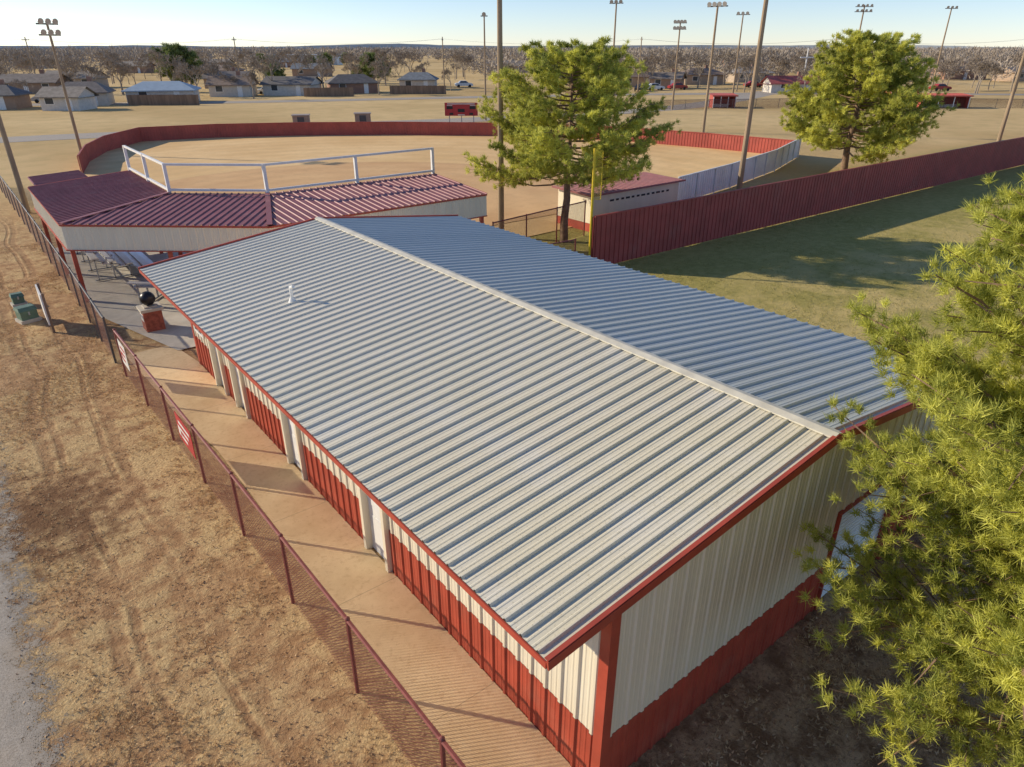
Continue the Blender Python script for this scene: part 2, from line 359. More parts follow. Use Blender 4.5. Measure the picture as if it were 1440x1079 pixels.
for s_,xx,s2 in((-1,XR-.13,sl),(1,XR+.13,slb)):
    z=ZR-.13*s2
    b.add([(XR,YE0-.02,ZR+.06),(XR,YE1+.02,ZR+.06),(xx,YE1+.02,z+.045),(xx,YE0-.02,z+.045)],[(0,1,2,3) if s_==-1 else (3,2,1,0)])
    b.add([(xx,YE0-.02,z+.045),(xx,YE1+.02,z+.045),(xx,YE1+.02,z+.02),(xx,YE0-.02,z+.02)],[(0,1,2,3)])
sub(RO,'ridge_cap',b,M['ridge'])
b=MB()
for y in(YE0-.03,YE1+.03):
    b.beam((XE0-.02,y,ZE-.03),(XR,y,ZR-.03),.03,.13); b.beam((XR,y,ZR-.03),(XE1+.02,y,ZE-.03),.03,.13)
    yy=y+(.025 if y<10 else -.025)
    b.beam((XE0-.02,yy,ZE+.044),(XR,yy,ZR+.044),.06,.012); b.beam((XR,yy,ZR+.044),(XE1+.02,yy,ZE+.044),.06,.012)
b.box((XE0-.012,(YE0+YE1)/2,ZE-.055),(.02,YE1-YE0,.09)); b.box((XE1+.012,(YE0+YE1)/2,ZE-.055),(.02,YE1-YE0,.09))
sub(RO,'fascia_trim',b,M['red'])
for a_,c_ in(((XE0,ZE-.05),(X0,roofz(X0)-.05)),((X1,roofz(X1)-.05),(XE1,ZE-.05))):
    b=MB(); b.add([(a_[0],YE0,a_[1]),(c_[0],YE0,c_[1]),(c_[0],YE1,c_[1]),(a_[0],YE1,a_[1])],[(0,1,2,3)]); sub(RO,'soffit',b,M['beige'])
vz=roofz(5.55); b=MB(); b.cyl((5.55,15.5,vz-.05),(5.55,15.5,vz+.4),.04,n=12); b.cyl((5.55,15.5,vz),(5.55,15.5,vz+.11),.10,.05,n=12); b.cyl((5.55,15.5,vz+.36),(5.55,15.32,vz+.43),.04,n=10)
sub(RO,'vent_pipe',b,M['trimwhite'],smooth=False)
for i,(a,bb) in enumerate(doorsY):
    b=MB(); b.box((X0+.06,(a+bb)/2,1.04),(.045,bb-a-.16,2.04))
    for q in range(2): b.box((X0+.034,(a+bb)/2,.55+q*.95),(.012,bb-a-.42,.7))
    d=W('door',b,M['trimwhite'])
    b=MB(); b.box((X0-.03,a+.04,1.07),(.14,.10,2.14)); b.box((X0-.03,bb-.04,1.07),(.14,.10,2.14)); b.box((X0-.03,(a+bb)/2,2.11),(.14,bb-a-.02,.08))
    sub(d,'frame',b,M['beige'])
    b=MB(); b.sphere((X0+.01,a+.18,1.0),.035,8,6); sub(d,'handle',b,M['grey'])
for y in(20.7,):
    b=MB(); b.box((X0-.035,y,1.6),(.02,.7,.5)); w=W('window',b,M['glass'])
    b=MB()
    for dy,dz,sy,sz in((0,.28,.84,.07),(0,-.28,.84,.07),(.385,0,.07,.49),(-.385,0,.07,.49),(0,0,.03,.49)): b.box((X0-.045,y+dy,1.6+dz),(.03,sy,sz))
    sub(w,'frame',b,M['trimwhite'])
b=MB(); b.ribbed((DX0+.05,Y0+.05,.02),(0,0,1),(1,0,0),(0,-1,0),DZ-.02,0,DX1-DX0-.1,pitch=.09,h=.014,bw=.05,tw=.03,minor=False,phase=.05)
d=W('roll_up_door',b,M['bluewall'],label='pale slatted roll up door')
b=MB(); b.box((DX0,Y0-.02,DZ/2),(.035,.09,DZ)); b.box((DX1,Y0-.02,DZ/2),(.16,.16,DZ)); b.box(((DX0+DX1)/2,Y0-.02,DZ+.02),(DX1-DX0+.06,.09,.03)); sub(d,'frame',b,M['red'])
b=MB(); b.box((9.1,12.7,1.5),(8.4,17.0,2.9)); W('interior',b,M['dark'])

# ------------------------------------------------------------------ grandstand canopy
dep=4.4;zf,zb=3.1,3.42
G=thing('grandstand_canopy',(2.6,30.3,0),'maroon ribbed roof canopy with beige fascia over the bleachers','grandstand')
sg=(zb-zf)/dep
def sec(P,Q,k1,k2):
    P=Vector(P);Q=Vector(Q);L=(Q-P).length;U=(Q-P).normalized();Nn=Vector((-U.y,U.x))
    V=Vector((Nn.x,Nn.y,sg)); Nv=Vector((-Nn.x*sg,-Nn.y*sg,1)); ln=V.length
    f=lambda u: max(.01,min(dep,u*k1 if k1 else dep,(L-u)*k2 if k2 else dep))*ln
    return (P.x,P.y,zf),(U.x,U.y,0),V,Nv,L,f,Nn
secs=[((2.6,39.8),(2.6,30.3),None,2.16),((2.6,30.3),(8.6,25.2),2.16,2.72),((8.6,25.2),(18.5,25.2),2.72,None)]
bR=MB();bF=MB();bT=MB()
for P,Q,k1,k2 in secs:
    O,U,V,Nv,L,f,Nn=sec(P,Q,k1,k2)
    bR.ribbed(O,U,V,Nv,L,-.05,f,h=.035,bw=.09,tw=.04,minor=False)
    bF.ribbed((O[0],O[1],0),U,(0,0,1),(-Nn.x,-Nn.y,0),L,2.12,3.03,h=.02)
    bT.beam((P[0]-Nn.x*.03,P[1]-Nn.y*.03,3.06),(Q[0]-Nn.x*.03,Q[1]-Nn.y*.03,3.06),.05,.07); bT.beam((P[0]-Nn.x*.03,P[1]-Nn.y*.03,2.12),(Q[0]-Nn.x*.03,Q[1]-Nn.y*.03,2.12),.05,.04)
bF.ribbed((18.5,25.2,0),(0,1,0),(0,0,1),(1,0,0),dep,2.12,lambda u:3.03+sg*u,h=.02)
bF.ribbed((7.0,39.8,0),(-1,0,0),(0,0,1),(0,1,0),dep,2.12,lambda u:3.03+sg*(dep-u),h=.02)
bT.beam((18.53,25.2,3.08),(18.53,29.6,3.4),.04,.1); bT.beam((2.6,39.84,3.08),(7.0,39.84,3.4),.04,.1)
back=[(7.0,39.8),(7.0,32.33),(10.22,29.6),(18.5,29.6)]
ro=part(G,'roof',bR,M['maroon'],world=True)
b=MB(); b.beam((2.62,30.28,3.15),(7.0,32.33,3.47),.2,.02); b.beam((8.6,25.2,3.15),(10.22,29.6,3.47),.2,.02); part(ro,'ridge_cap',b,M['maroon'],world=True)
part(G,'fascia',bF,M['beige'],world=True); part(G,'fascia_trim',bT,M['red'],world=True)
for x,y in [(2.75,39.5),(2.75,35),(2.75,30.4),(5.6,27.9),(8.7,25.4),(13.5,25.4),(18.35,25.4),(18.35,29.4),(14.3,29.4),(10.2,29.4),(6.9,32.3),(6.85,36),(6.85,39.6)]:
    zt=3.05 if (x<2.8 or y<28) else 3.3
    b=MB(); b.box((x,y,zt/2),(.15,.15,zt)); part(G,'post',b,M['red'],world=True)
b=MB()
for i in range(3):
    p=Vector(back[i]);q=Vector(back[i+1])
    for z in(4.6,3.56): b.beam((p.x,p.y,z),(q.x,q.y,z),.09,.09)
NS=part(G,'net_frame',b,M['trimwhite'],world=True)
for x,y in [(7.0,39.8),(7.0,36.0),(7.0,32.33),(10.22,29.6),(14.4,29.6),(18.5,29.6)]:
    b=MB(); b.box((x+.001,y,3.99),(.13,.13,1.3)); part(NS,'frame_post',b,M['trimwhite'],world=True)
def bleacher(loc,rz,L,label):
    T=thing('bleacher',loc,label,'bleacher','aluminium bleachers under the canopy',rz)
    for i in range(4): b=MB(); b.box((0,.5+i*.62,.42+i*.2),(L,.26,.05)); part(T,'seat',b,M['alu'])
    for i in range(4): b=MB(); b.box((0,.12+i*.62,.16+i*.2),(L,.28,.04)); part(T,'footboard',b,M['alu'])
    for x in np.linspace(-L/2+.3,L/2-.3,4):
        b=MB(); b.beam((x,.1,.1),(x,2.5,.95),.05,.05)
        for i in range(4): b.beam((x,.5+i*.62,.02),(x,.5+i*.62,.4+i*.2),.05,.05)
        b.beam((x,.1,.05),(x,2.5,.05),.05,.05); part(T,'support_frame',b,M['grey'])
bleacher((6.0,35.6,.05),math.pi/2,6.0,'silver aluminium bleacher with bench rows')
bleacher((7.3,28.6,.05),math.radians(-40)+math.pi,4.6,'silver aluminium bleacher with bench rows')
bleacher((14.2,28.7,.05),math.pi,6.5,'silver aluminium bleacher with bench rows')

# ------------------------------------------------------------------ fences
def uvplane(me,us):
    uv=me.uv_layers.new(name='UVMap')
    for p in me.polygons:
        for li in p.loop_indices: uv.data[li].uv=us[me.loops[li].vertex_index]
def chainfence(pts,h,label,group=None,step=2.45,rail=M['railred'],name='chain_link_fence',pr=.034):
    T=thing(name,(pts[0][0],pts[0][1],0),label,'fence',group)
    br=MB();bm=MB();us=[];acc=0
    posts=[]
    for i in range(len(pts)-1):
        p=Vector(pts[i]);q=Vector(pts[i+1]);L=(q-p).length
        br.cyl((p.x,p.y,h),(q.x,q.y,h),.032,n=6)
        bm.add([(p.x,p.y,.03),(q.x,q.y,.03),(q.x,q.y,h),(p.x,p.y,h)],[(0,1,2,3)]); us+=[(acc,0),(acc+L,0),(acc+L,h),(acc,h)]; acc+=L
        k=max(1,round(L/step)); posts+=[tuple(p.lerp(q,j/k)) for j in range(k)]
    posts.append(pts[-1])
    part(T,'top_rail',br,rail,world=True)
    o=part(T,'wire_mesh',bm,M['chain'],world=True); uvplane(o.data,us)
    b=MB(); b.cyl((0,0,0),(0,0,h+.01),pr,n=8); b.sphere((0,0,h+.02),pr*1.25,8,5); me=mkmesh('post',b,rail)
    for x,y in posts[:99]:
        o=bpy.data.objects.new('post',me); COL.objects.link(o); o.parent=T; o.location=(x-pts[0][0],y-pts[0][1],0)
    return T
chainfence([(2.82,-2.6),(2.72,7.3),(2.65,12.2),(2.45,22.0)],1.5,'maroon railed chain link fence beside the walkway')
chainfence([(2.4,23.3),(2.45,30),(2.4,45),(2.3,62)],1.5,'dark chain link fence along the dirt verge beside the plaza',rail=M['darkgrey'])
chainfence([(18.7,25.0),(25.4,25.9)],1.8,'maroon chain link fence between canopy and dugout')
chainfence([(14.2,21.8),(20.4,21.3)],1.5,'maroon chain link fence behind the building corner')
def panelfence(name,pts,h,m,label,step=2.4,postside=-1,pm=None):
    T=thing(name,(pts[0][0],pts[0][1],0),label,'fence')
    b=MB();bt=MB();posts=[]
    for i in range(len(pts)-1):
        p=Vector(pts[i]);q=Vector(pts[i+1]);L=(q-p).length;U=(q-p)/L;Nn=Vector((U.y,-U.x))*(1 if postside<0 else -1)
        b.ribbed((p.x,p.y,0),(U.x,U.y,0),(0,0,1),(Nn.x,Nn.y,0),L,.03,h,h=.03,minor=False)
        bt.beam((p.x,p.y,h+.02),(q.x,q.y,h+.02),.1,.06)
        k=max(1,round(L/step)); posts+=[(p.lerp(q,j/k),Nn) for j in range(k)]
    part(T,'panel',b,m,world=True); part(T,'top_cap',bt,pm or m,world=True)
    bb=MB(); bb.box((0,0,h/2),(.07,.07,h)); me=mkmesh('post',bb,pm or m)
    for (x,nn) in posts[:95]:
        o=bpy.data.objects.new('post',me); COL.objects.link(o); o.parent=T; o.location=(x.x-nn.x*.06-pts[0][0],x.y-nn.y*.06-pts[0][1],0)
    return T
M['redbright']=mat('bright_red_steel',(.42,.085,.06),.55,0,.12,1)  # brighter red than the boundary fence, also used on the shelters
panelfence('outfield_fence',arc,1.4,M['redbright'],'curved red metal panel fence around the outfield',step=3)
panelfence('foul_line_fence',[(60.6,34.7),(52,31.6),(43,29.4),(35.6,28.1)],1.65,M['bluewhite'],'pale gray metal panel fence along the foul line',step=2.4)
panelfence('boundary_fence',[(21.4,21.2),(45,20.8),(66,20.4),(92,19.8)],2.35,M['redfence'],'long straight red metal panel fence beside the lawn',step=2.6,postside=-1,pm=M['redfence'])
def banner(y,z,L,h,base,ink,label,cat='sign'):
    x=2.62 if y<16 else 2.5
    T=thing('banner_sign',(x-.06,y,z),label,cat,'banners tied to the fence')
    b=MB(); b.box((0,0,0),(.012,L,h)); part(T,'board',b,base)
    b=MB()
    for k in range(3):
        w_=L*(.7-.16*k); b.box((-.0085,(.05*k-.03)*L,h*(.25-.25*k)),(.003,w_,h*.10))
    b.box((-.0085,L*.36,-h*.12),(.003,L*.14,h*.34)); part(T,'lettering',b,ink)
M['bred']=mat('banner_red',(.42,.03,.035),.5); M['bwhite']=mat('banner_white',(.7,.68,.64),.5)
banner(21.3,.95,.9,.75,M['bwhite'],M['bred'],'white banner with red print on the chain link fence')
banner(15.5,.9,1.3,.72,M['bred'],M['bwhite'],'red banner with white print on the chain link fence')

# ------------------------------------------------------------------ small site objects
T=thing('ball_monument',(4.1,25.6,.05),'dark ball sculpture on a red brick pedestal','monument')
b=MB(); b.box((0,0,.36),(.6,.6,.72)); part(T,'pedestal',b,M['brick'])
b=MB(); b.box((0,0,.77),(.72,.72,.1)); b.box((0,0,.845),(.42,.42,.05)); part(T,'cap',b,M['concrete'])
b=MB(); b.box((-.307,0,.48),(.012,.38,.26)); part(T,'plaque',b,M['bwhite'])
b=MB(); b.sphere((0,0,1.11),.25,20,14); part(T,'ball',b,M['black'],smooth=True)
def ubox(x,y,w,d,h,rz):
    T=thing('utility_box',(x,y,0),'green metal utility box on the dirt verge','utility box','green utility boxes',rz)
    b=MB(); b.box((0,0,.06),(w+.12,d+.12,.12)); part(T,'pad',b,M['concrete'])
    b=MB(); b.box((0,0,.12+(h-.2)/2),(w,d,h-.2)); part(T,'cabinet',b,M['green'])
    b=MB(); hh=h-.08; b.add([(-w/2-.03,-d/2-.03,hh),(w/2+.03,-d/2-.03,hh),(w/2+.03,d/2+.03,hh),(-w/2-.03,d/2+.03,hh),(-w/2,-d/4,h+.03),(w/2,-d/4,h+.03),(w/2,d/2,h+.03),(-w/2,d/2,h+.03)],[(3,2,1,0),(4,5,6,7),(0,1,5,4),(1,2,6,5),(2,3,7,6),(3,0,4,7)]); part(T,'lid',b,M['green'])
    b=MB(); b.box((0,-d/2-.015,.34),(.05,.03,.12)); part(T,'latch',b,M['grey'])
ubox(.70,29.4,.55,.48,.52,.25); ubox(.62,31.6,.38,.34,.45,.1)
T=thing('notice_board',(1.2,28.2,0),'weathered white sign board on two posts seen edge on','sign',rz=math.radians(-1))
b=MB(); b.box((0,.0,.85),(.05,1.5,1.1)); part(T,'board',b,M['bwhite'])
for yy in(-.7,.7): b=MB(); b.box((.065,yy,.72),(.08,.08,1.44)); part(T,'post',b,M['woodfence'])
T=thing('foul_pole',(21.35,21.35,0),'tall slim yellow foul pole with narrow mesh wing','foul pole')
b=MB(); b.cyl((0,0,0),(0,0,5.2),.055,n=10); part(T,'pole',b,M['yellow'])
b=MB(); b.beam((.28,-.22,3.1),(.28,-.22,5.1),.02,.02); b.beam((0,0,3.1),(.28,-.22,3.1),.02,.02); b.beam((0,0,5.1),(.28,-.22,5.1),.02,.02); part(T,'wing_frame',b,M['yellow'])
b=MB(); b.add([(0,0,3.1),(.28,-.22,3.1),(.28,-.22,5.1),(0,0,5.1)],[(0,1,2,3)]); o=part(T,'wing_mesh',b,M['net']); uvplane(o.data,[(0,0),(.36,0),(.36,2.),(0,2.)])
T=thing('dugout',(26.2,26.3,0),'beige block dugout with red base and low maroon roof','dugout')
b=MB(); b.box((3.6,1.3,1.2),(7.2,2.6,1.5)); part(T,'wall',b,M['beige'])
b=MB(); b.box((3.6,1.3,.22),(7.22,2.62,.44)); part(T,'base_wall',b,M['red'])
b=MB()
b.ribbed((-.25,-.25,2.0),(1,0,0),(0,1,.02),(0,-.02,1),7.7,0,3.1,h=.03,minor=False); b.beam((-.25,-.27,1.98),(7.45,-.27,1.98),.04,.1); b.beam((-.27,-.25,1.98),(-.27,2.85,2.04),.04,.1)
part(T,'roof',b,M['maroon'])
for k in range(12):
    b=MB(); b.box((1.6+k*.42,-.01,1.5),(.2 if k%3 else .3,.03,.1)); part(T,'vent',b,M['dark'])
T=thing('dugout',(5.0,50.5,0),'low maroon roofed dugout at the far side','dugout')
b=MB(); b.box((0,0,.85),(2.2,4.4,1.7)); part(T,'wall',b,M['beige'])
b=MB(); b.ribbed((-1.4,2.6,1.75),(0,-1,0),(1,0,.05),(-.05,0,1),5.2,0,2.8,h=.03,minor=False); b.beam((-1.42,-2.6,1.7),(-1.42,2.6,1.7),.04,.1); b.beam((-1.4,-2.62,1.7),(1.4,-2.62,1.83),.04,.1); part(T,'roof',b,M['maroon'])
T=thing('scoreboard',(54.5,79.5,0),'red electronic scoreboard with white panels on posts','scoreboard',rz=math.radians(-38))
b=MB(); b.box((0,0,1.7),(4.3,.25,1.6)); part(T,'cabinet',b,M['bred'])
for x in(-1.6,0,1.6): b=MB(); b.box((x,.2,1.2),(.12,.12,2.4)); part(T,'post',b,M['grey'])
for x,z,w_,h_ in((-1.5,1.9,.8,.36),(1.5,1.9,.8,.36),(0,1.55,.9,.4),(-1.3,1.15,.5,.26),(1.3,1.15,.5,.26)):
    b=MB(); b.box((x,-.135,z),(w_,.02,h_)); part(T,'display',b,M['dark'])
b=MB(); b.box((0,-.135,2.36),(3.6,.02,.1)); b.box((-1.5,-.135,2.17),(.7,.02,.07)); b.box((1.5,-.135,2.17),(.7,.02,.07)); b.box((0,-.135,1.02),(.9,.02,.1)); part(T,'lettering',b,M['bwhite'])
for x,y in((34.9,85.2),(41.9,82.8)):
    T=thing('storage_shed',(x,y,0),'small brown block shed with flat roof behind the outfield','shed','small sheds behind the outfield',math.radians(-28))
    b=MB(); b.box((0,0,.8),(1.9,1.5,1.6)); part(T,'wall',b,mat('shed_brown',(.32,.23,.18),.8))
    b=MB(); b.box((0,0,1.65),(2.1,1.7,.1)); part(T,'roof',b,mat('shed_roof',(.36,.30,.26),.8))
    b=MB(); b.box((0,-.76,.75),(.8,.03,1.4)); part(T,'door',b,M['darkgrey'])

# ------------------------------------------------------------------ poles
def pole(x,y,h,r,lights=0,label='tall weathered wooden light pole',arm=2.0,rows=1,ang=None,group='ball field light poles',top=True):
    T=thing('light_pole',(x,y,0),label,'light pole',group)
    b=MB(); b.cyl((0,0,0),(0,0,h),r,r*.62,n=10); part(T,'pole',b,M['wood'])
    a=ang if ang is not None else math.atan2(45-y,25-x)+math.pi/2
    d=Vector((math.cos(a),math.sin(a),0)); f=Vector((-d.y,d.x,0))*(-1)
    for rr in range(rows if lights else 0):
        z=h-.3-rr*.85
        b=MB(); b.beam(Vector((0,0,z))-d*arm/2,Vector((0,0,z))+d*arm/2,.1,.12); part(T,'crossarm',b,M['darkgrey'])
        for k in range(lights):
            p=Vector((0,0,z+.28))+d*arm*(-.5+(k+.5)/lights)
            b=MB(); b.cyl(p-f*.12,p+f*.22+Vector((0,0,-.1)),.09,.27,n=10); b.beam(p,p-Vector((0,0,.28)),.04,.04); part(T,'floodlight',b,M['grey'])
pole(21.7,28.3,15,.17,4,'thick weathered wooden light pole behind the building')
pole(42,27.9,16,.19,4,'thick weathered wooden light pole by the foul line fence')
pole(9.9,77.2,11.1,.15,3,'wooden light pole with a cluster of floodlights',1.9,2)
pole(2.9,50.8,12.5,.16,3,'leaning gray wooden light pole by the verge fence')
pole(59.2,80.5,12.9,.15,1,'slim pole topped with one floodlight',.9)
pole(80.6,77.8,14.9,.17,3,'tall wooden light pole with floodlights',2,1)
pole(70.4,52.7,13.3,.17,4,'wooden light pole with a row of floodlights',2.4,1)
pole(93.1,76.2,12.6,.16,4,'wooden light pole with two rows of floodlights',2.0,2)
pole(106.8,74.8,14,.16,3,'wooden light pole with a row of floodlights',2.2,1)
pole(144.4,74.4,16.2,.2,4,'tall light pole with two rows of floodlights',3.4,2,ang=-.67)
pole(157.5,64.1,15.9,.18,3,'tall slim light pole with floodlights',2.4,1,ang=-.67)
pole(84.5,26.7,13,.2,3,'tall weathered wooden light pole beyond the red fence')
def upole(x,y,h,rz):
    T=thing('utility_pole',(x,y,0),'brown wooden utility pole with crossarm and insulators','utility pole','utility poles along the street',rz)
    b=MB(); b.cyl((0,0,0),(0,0,h),.16,.1,n=8); part(T,'pole',b,M['wood'])
    b=MB(); b.box((0,0,h-.6),(2.4,.1,.12)); part(T,'crossarm',b,M['wood'])
    for q in(-1.1,-.4,.4,1.1): b=MB(); b.cyl((q,0,h-.54),(q,0,h-.36),.05,n=6); part(T,'insulator',b,M['grey'])
ups=[site(165,r) for r in(-150,-105,-60,-15,28,70,112,150)]
for p in ups: upole(p[0],p[1],11.0,math.radians(50))
for off in(-1.1,1.1):
    b=MB()
    for i in range(len(ups)-1):
        p=Vector((*ups[i],0));q=Vector((*ups[i+1],0))
        o=Vector((math.cos(math.radians(50))*off,math.sin(math.radians(50))*off,0));pp=None
        for j in range(9):
            t=j/8; c=p.lerp(q,t)+o+Vector((0,0,10.6-1.0*4*t*(1-t)))
            if pp is not None: b.cyl(pp,c,.012,n=3,cap=False)
            pp=c
    solo('power_line',b,M['darkgrey'],'thin overhead power line strung between utility poles','power line','overhead power lines')
T=thing('cross_mast',(*site(182,71),0),'tall pale mast with crossbar near the houses','mast')
b=MB(); b.cyl((0,0,0),(0,0,8.8),.18,.14,n=8); part(T,'mast',b,M['trimwhite']); b=MB(); b.box((0,0,6.8),(3.2,.25,.25),rz=math.radians(-38)); part(T,'crossbar',b,M['trimwhite'])

# ------------------------------------------------------------------ houses
wallc=[(.34,.23,.16),(.46,.37,.28),(.56,.51,.44),(.30,.17,.12),(.42,.31,.22),(.60,.56,.50),(.36,.21,.145)]
roofc=[(.15,.14,.135),(.22,.185,.16),(.28,.24,.20),(.18,.20,.22),(.27,.20,.155),(.33,.30,.27)]
WM=[mat('house_wall_%d'%i,c,.8,0,.1,2) for i,c in enumerate(wallc)]; RM=[mat('shingle_roof_%d'%i,c,.85,0,.2,1.5) for i,c in enumerate(roofc)]
WN=['brown brick','tan brick','pale siding','dark red brick','buff brick','white siding','reddish brick']; RN=['charcoal','brown','taupe','blue gray','rust brown','light gray']
hr=random.Random(4)
def house(F,R,L,D,h,wi,ri,rz,rise=1.5,wm=None,rm=None,label=None,hip=False,carport=False):
    x,y=site(F,R)
    T=thing('house',(x,y,0),label or ('single storey %s house with %s %s roof'%(WN[wi],RN[ri],'hip' if hip else 'gable')),'house','houses in the neighbourhood',rz)
    wm=wm or WM[wi]; rm=rm or RM[ri]
    a,d=L/2,D/2
    b=MB(); 
    if hip: b.add([(-a,-d,0),(a,-d,0),(a,d,0),(-a,d,0),(-a,-d,h),(a,-d,h),(a,d,h),(-a,d,h)],[(0,1,5,4),(2,3,7,6),(1,2,6,5),(3,0,4,7)])
    else: b.add([(-a,-d,0),(a,-d,0),(a,d,0),(-a,d,0),(-a,-d,h),(a,-d,h),(a,d,h),(-a,d,h),(-a,0,h+rise),(a,0,h+rise)],[(0,1,5,4),(2,3,7,6),(1,2,6,9,5),(3,0,4,8,7)])
    part(T,'wall',b,wm)
    o=.5; k=rise/d; zl=h-o*k; hx=a*.55 if hip else a+o
    b=MB(); b.add([(-a-o,-d-o,zl+.05),(a+o,-d-o,zl+.05),(hx,0,h+rise+.08),(-hx,0,h+rise+.08),(-a-o,d+o,zl+.05),(a+o,d+o,zl+.05),
        (-a-o,-d-o,zl-.12),(a+o,-d-o,zl-.12),(a+o,d+o,zl-.12),(-a-o,d+o,zl-.12)],[(0,1,2,3),(5,4,3,2),(1,5,2),(4,0,3),(6,7,1,0),(7,8,5,1),(8,9,4,5),(9,6,0,4)] if hip else [(0,1,2,3),(5,4,3,2),(6,7,1,0),(8,9,4,5),(7,6,9,8)])
    r=part(T,'roof',b,rm)
    if hr.random()<.6:
        b=MB(); b.box((a*.3,d*.3,h+rise+.2),(.7,.7,1.3)); part(r,'chimney',b,WM[3])
    for sgn in(-1,1):
        n_=max(2,int(L/4))
        for q in range(n_):
            xx=-a+L*(q+.5)/n_
            if sgn==-1 and q==n_//2:
                b=MB(); b.box((xx,-d-.02,1.02),(.95,.05,2.04)); part(T,'door',b,M['trimwhite'])
            else:
                b=MB(); b.box((xx,sgn*(d+.02),1.5),(1.3,.05,1.05)); w_=part(T,'window',b,M['glass'])
                b=MB()
                for dx,dz,sx_,sz_ in((0,.56,1.46,.08),(0,-.56,1.46,.08),(.69,0,.08,1.04),(-.69,0,.08,1.04)): b.box((xx+dx,sgn*(d+.035),1.5+dz),(sx_,.07,sz_))
                part(w_,'frame',b,M['trimwhite'])
    if carport:
        b=MB(); b.box((a+2.2,0,2.35),(4.2,D*.9,.14)); part(T,'carport_roof',b,M['trimwhite'])
        for q,s_ in((a+4.1,-1),(a+4.1,1)): b=MB(); b.box((q,s_*D*.42,1.14),(.12,.12,2.28)); part(T,'carport_post',b,M['trimwhite'])
    return T
yaw=math.radians(-38)
RM_blue=mat('pale_blue_roof',(.38,.46,.52),.5,0,.08,1); RM_red=mat('red_metal_roof',(.40,.10,.085),.5,0,.1,1)
near=[(120,-84,8,6,2.3,0,0,.2,None),(118,-71,6,5,2.2,5,2,.0,None),(128,-74,8,6,2.3,2,1,.3,None),(134,-63,11,7,2.3,5,3,.25,'b'),(152,-57,8,6,2.4,2,4,.1,None),
(156,-46,10,7,2.3,5,0,-.1,None),(163,-35,10,6.5,2.3,3,0,.35,None),(176,-22,8,7,2.4,2,3,.0,None),(162,-104,12,7,2.4,0,1,.1,None),(185,-108,12,7,2.4,1,2,0,None),(184,-70,10,7,2.4,4,1,.2,None),
(190,31,10,7,2.5,1,4,.2,None),(182,38,7,6,2.4,0,1,-.4,None),(202,51,11,7,2.6,4,4,.1,None),(216,68,12,7,2.6,1,5,.2,None),(165,62,11,5,2.1,5,0,.05,'r'),(240,112,13,8,2.6,3,1,0,None),(235,140,13,8,2.6,6,4,0,None),(222,150,11,7,2.6,4,1,.3,None)]
for F,R,L,D,h,wi,ri,a,sp in near:
    house(F,R,L,D,h,wi,ri,yaw+a,rise=1.1+.3*hr.random(),rm={'b':RM_blue,'r':RM_red}.get(sp),label={'b':'white house with pale blue metal roof','r':'long white building with red metal roof'}.get(sp),hip=hr.random()<.35,carport=hr.random()<.2)
for F0 in(245,300,370,450):
    R=-F0*.72
    while R<F0*.78:
        if hr.random()<.40: house(F0+hr.uniform(-14,14),R,hr.uniform(10,16),hr.uniform(7,9),2.6,hr.randrange(7),hr.randrange(6),yaw+hr.choice([0,0,.1,-.1,1.5]),rise=hr.uniform(1.2,1.8),hip=hr.random()<.4)
        R+=hr.uniform(24,42)*(F0/250)**.5
T=thing('warehouse',(*site(430,-115),0),'large white metal warehouse beyond the trees','warehouse',rz=yaw)
b=MB(); b.box((0,0,2.5),(34,14,5)); part(T,'wall',b,M['trimwhite']); b=MB(); b.box((0,0,5.2),(35,15,.3)); part(T,'roof',b,M['bluewall']); b=MB(); b.box((-6,-7.05,1.8),(4,.1,3.6)); part(T,'door',b,M['grey'])
for (F,R,L,a) in((127,-60,12,.05),(150,-37,10,.1),(158,-20,12,0)):
    T=thing('wooden_fence',(*site(F,R),0),'brown wooden privacy fence behind a house','fence','wooden privacy fences',yaw+a)
    b=MB(); n_=int(L/.3); top=[1.65+.06*hr.random() for _ in range(n_)]
    vs=[];fs=[]
    for k in range(n_): x0=-L/2+k*.3; vs+=[(x0,0,0),(x0+.28,0,0),(x0+.28,0,top[k]),(x0+.3,0,top[k]-.05),(x0,0,top[k])]; fs.append((5*k,5*k+1,5*k+2,5*k+4))
    for k in range(n_-1): fs.append((5*k+1,5*k+5,5*k+3,5*k+2))
    b.add(vs,fs)
    part(T,'picket_panel',b,M['woodfence']); b=MB(); b.box((0,.04,1.3),(L,.05,.1)); part(T,'rail',b,M['woodfence'])
def shelter(x,y,L,D,h,label,name='red_shelter'):
    T=thing(name,(x,y,0),label,'shelter',rz=yaw)
    b=MB(); b.box((0,D/2,h*.5),(L,.12,h)); b.box((-L/2,0,h*.5),(.12,D-.13,h)); b.box((L/2,0,h*.5),(.12,D-.13,h)); part(T,'wall',b,M['redbright'])
    b=MB(); b.ribbed((-L/2-.3,-D/2-.3,h),(1,0,0),(0,1,.06),(0,-.06,1),L+.6,0,D+.7,h=.03,minor=False); b.beam((-L/2-.3,-D/2-.32,h-.05),(L/2+.3,-D/2-.32,h-.05),.04,.2); part(T,'roof',b,M['redbright'])
    for q in np.linspace(-L/2,L/2,4): b=MB(); b.box((q,-D/2,h/2),(.1,.1,h)); part(T,'post',b,M['trimwhite'])
    b=MB(); b.box((0,D/4,.45),(L-.6,.4,.08)); b.box((0,D/4,.2),(L-1,.1,.4)); part(T,'bench',b,M['alu'])
shelter(103.3,74.2,3.6,2.5,1.9,'small red open fronted shelter in the park'); shelter(131.4,51.4,7.5,2.6,1.9,'red metal dugout shelter with pale posts','dugout_shelter'); shelter(140,62,5,3,2.0,'red metal dugout shelter with pale posts','dugout_shelter')
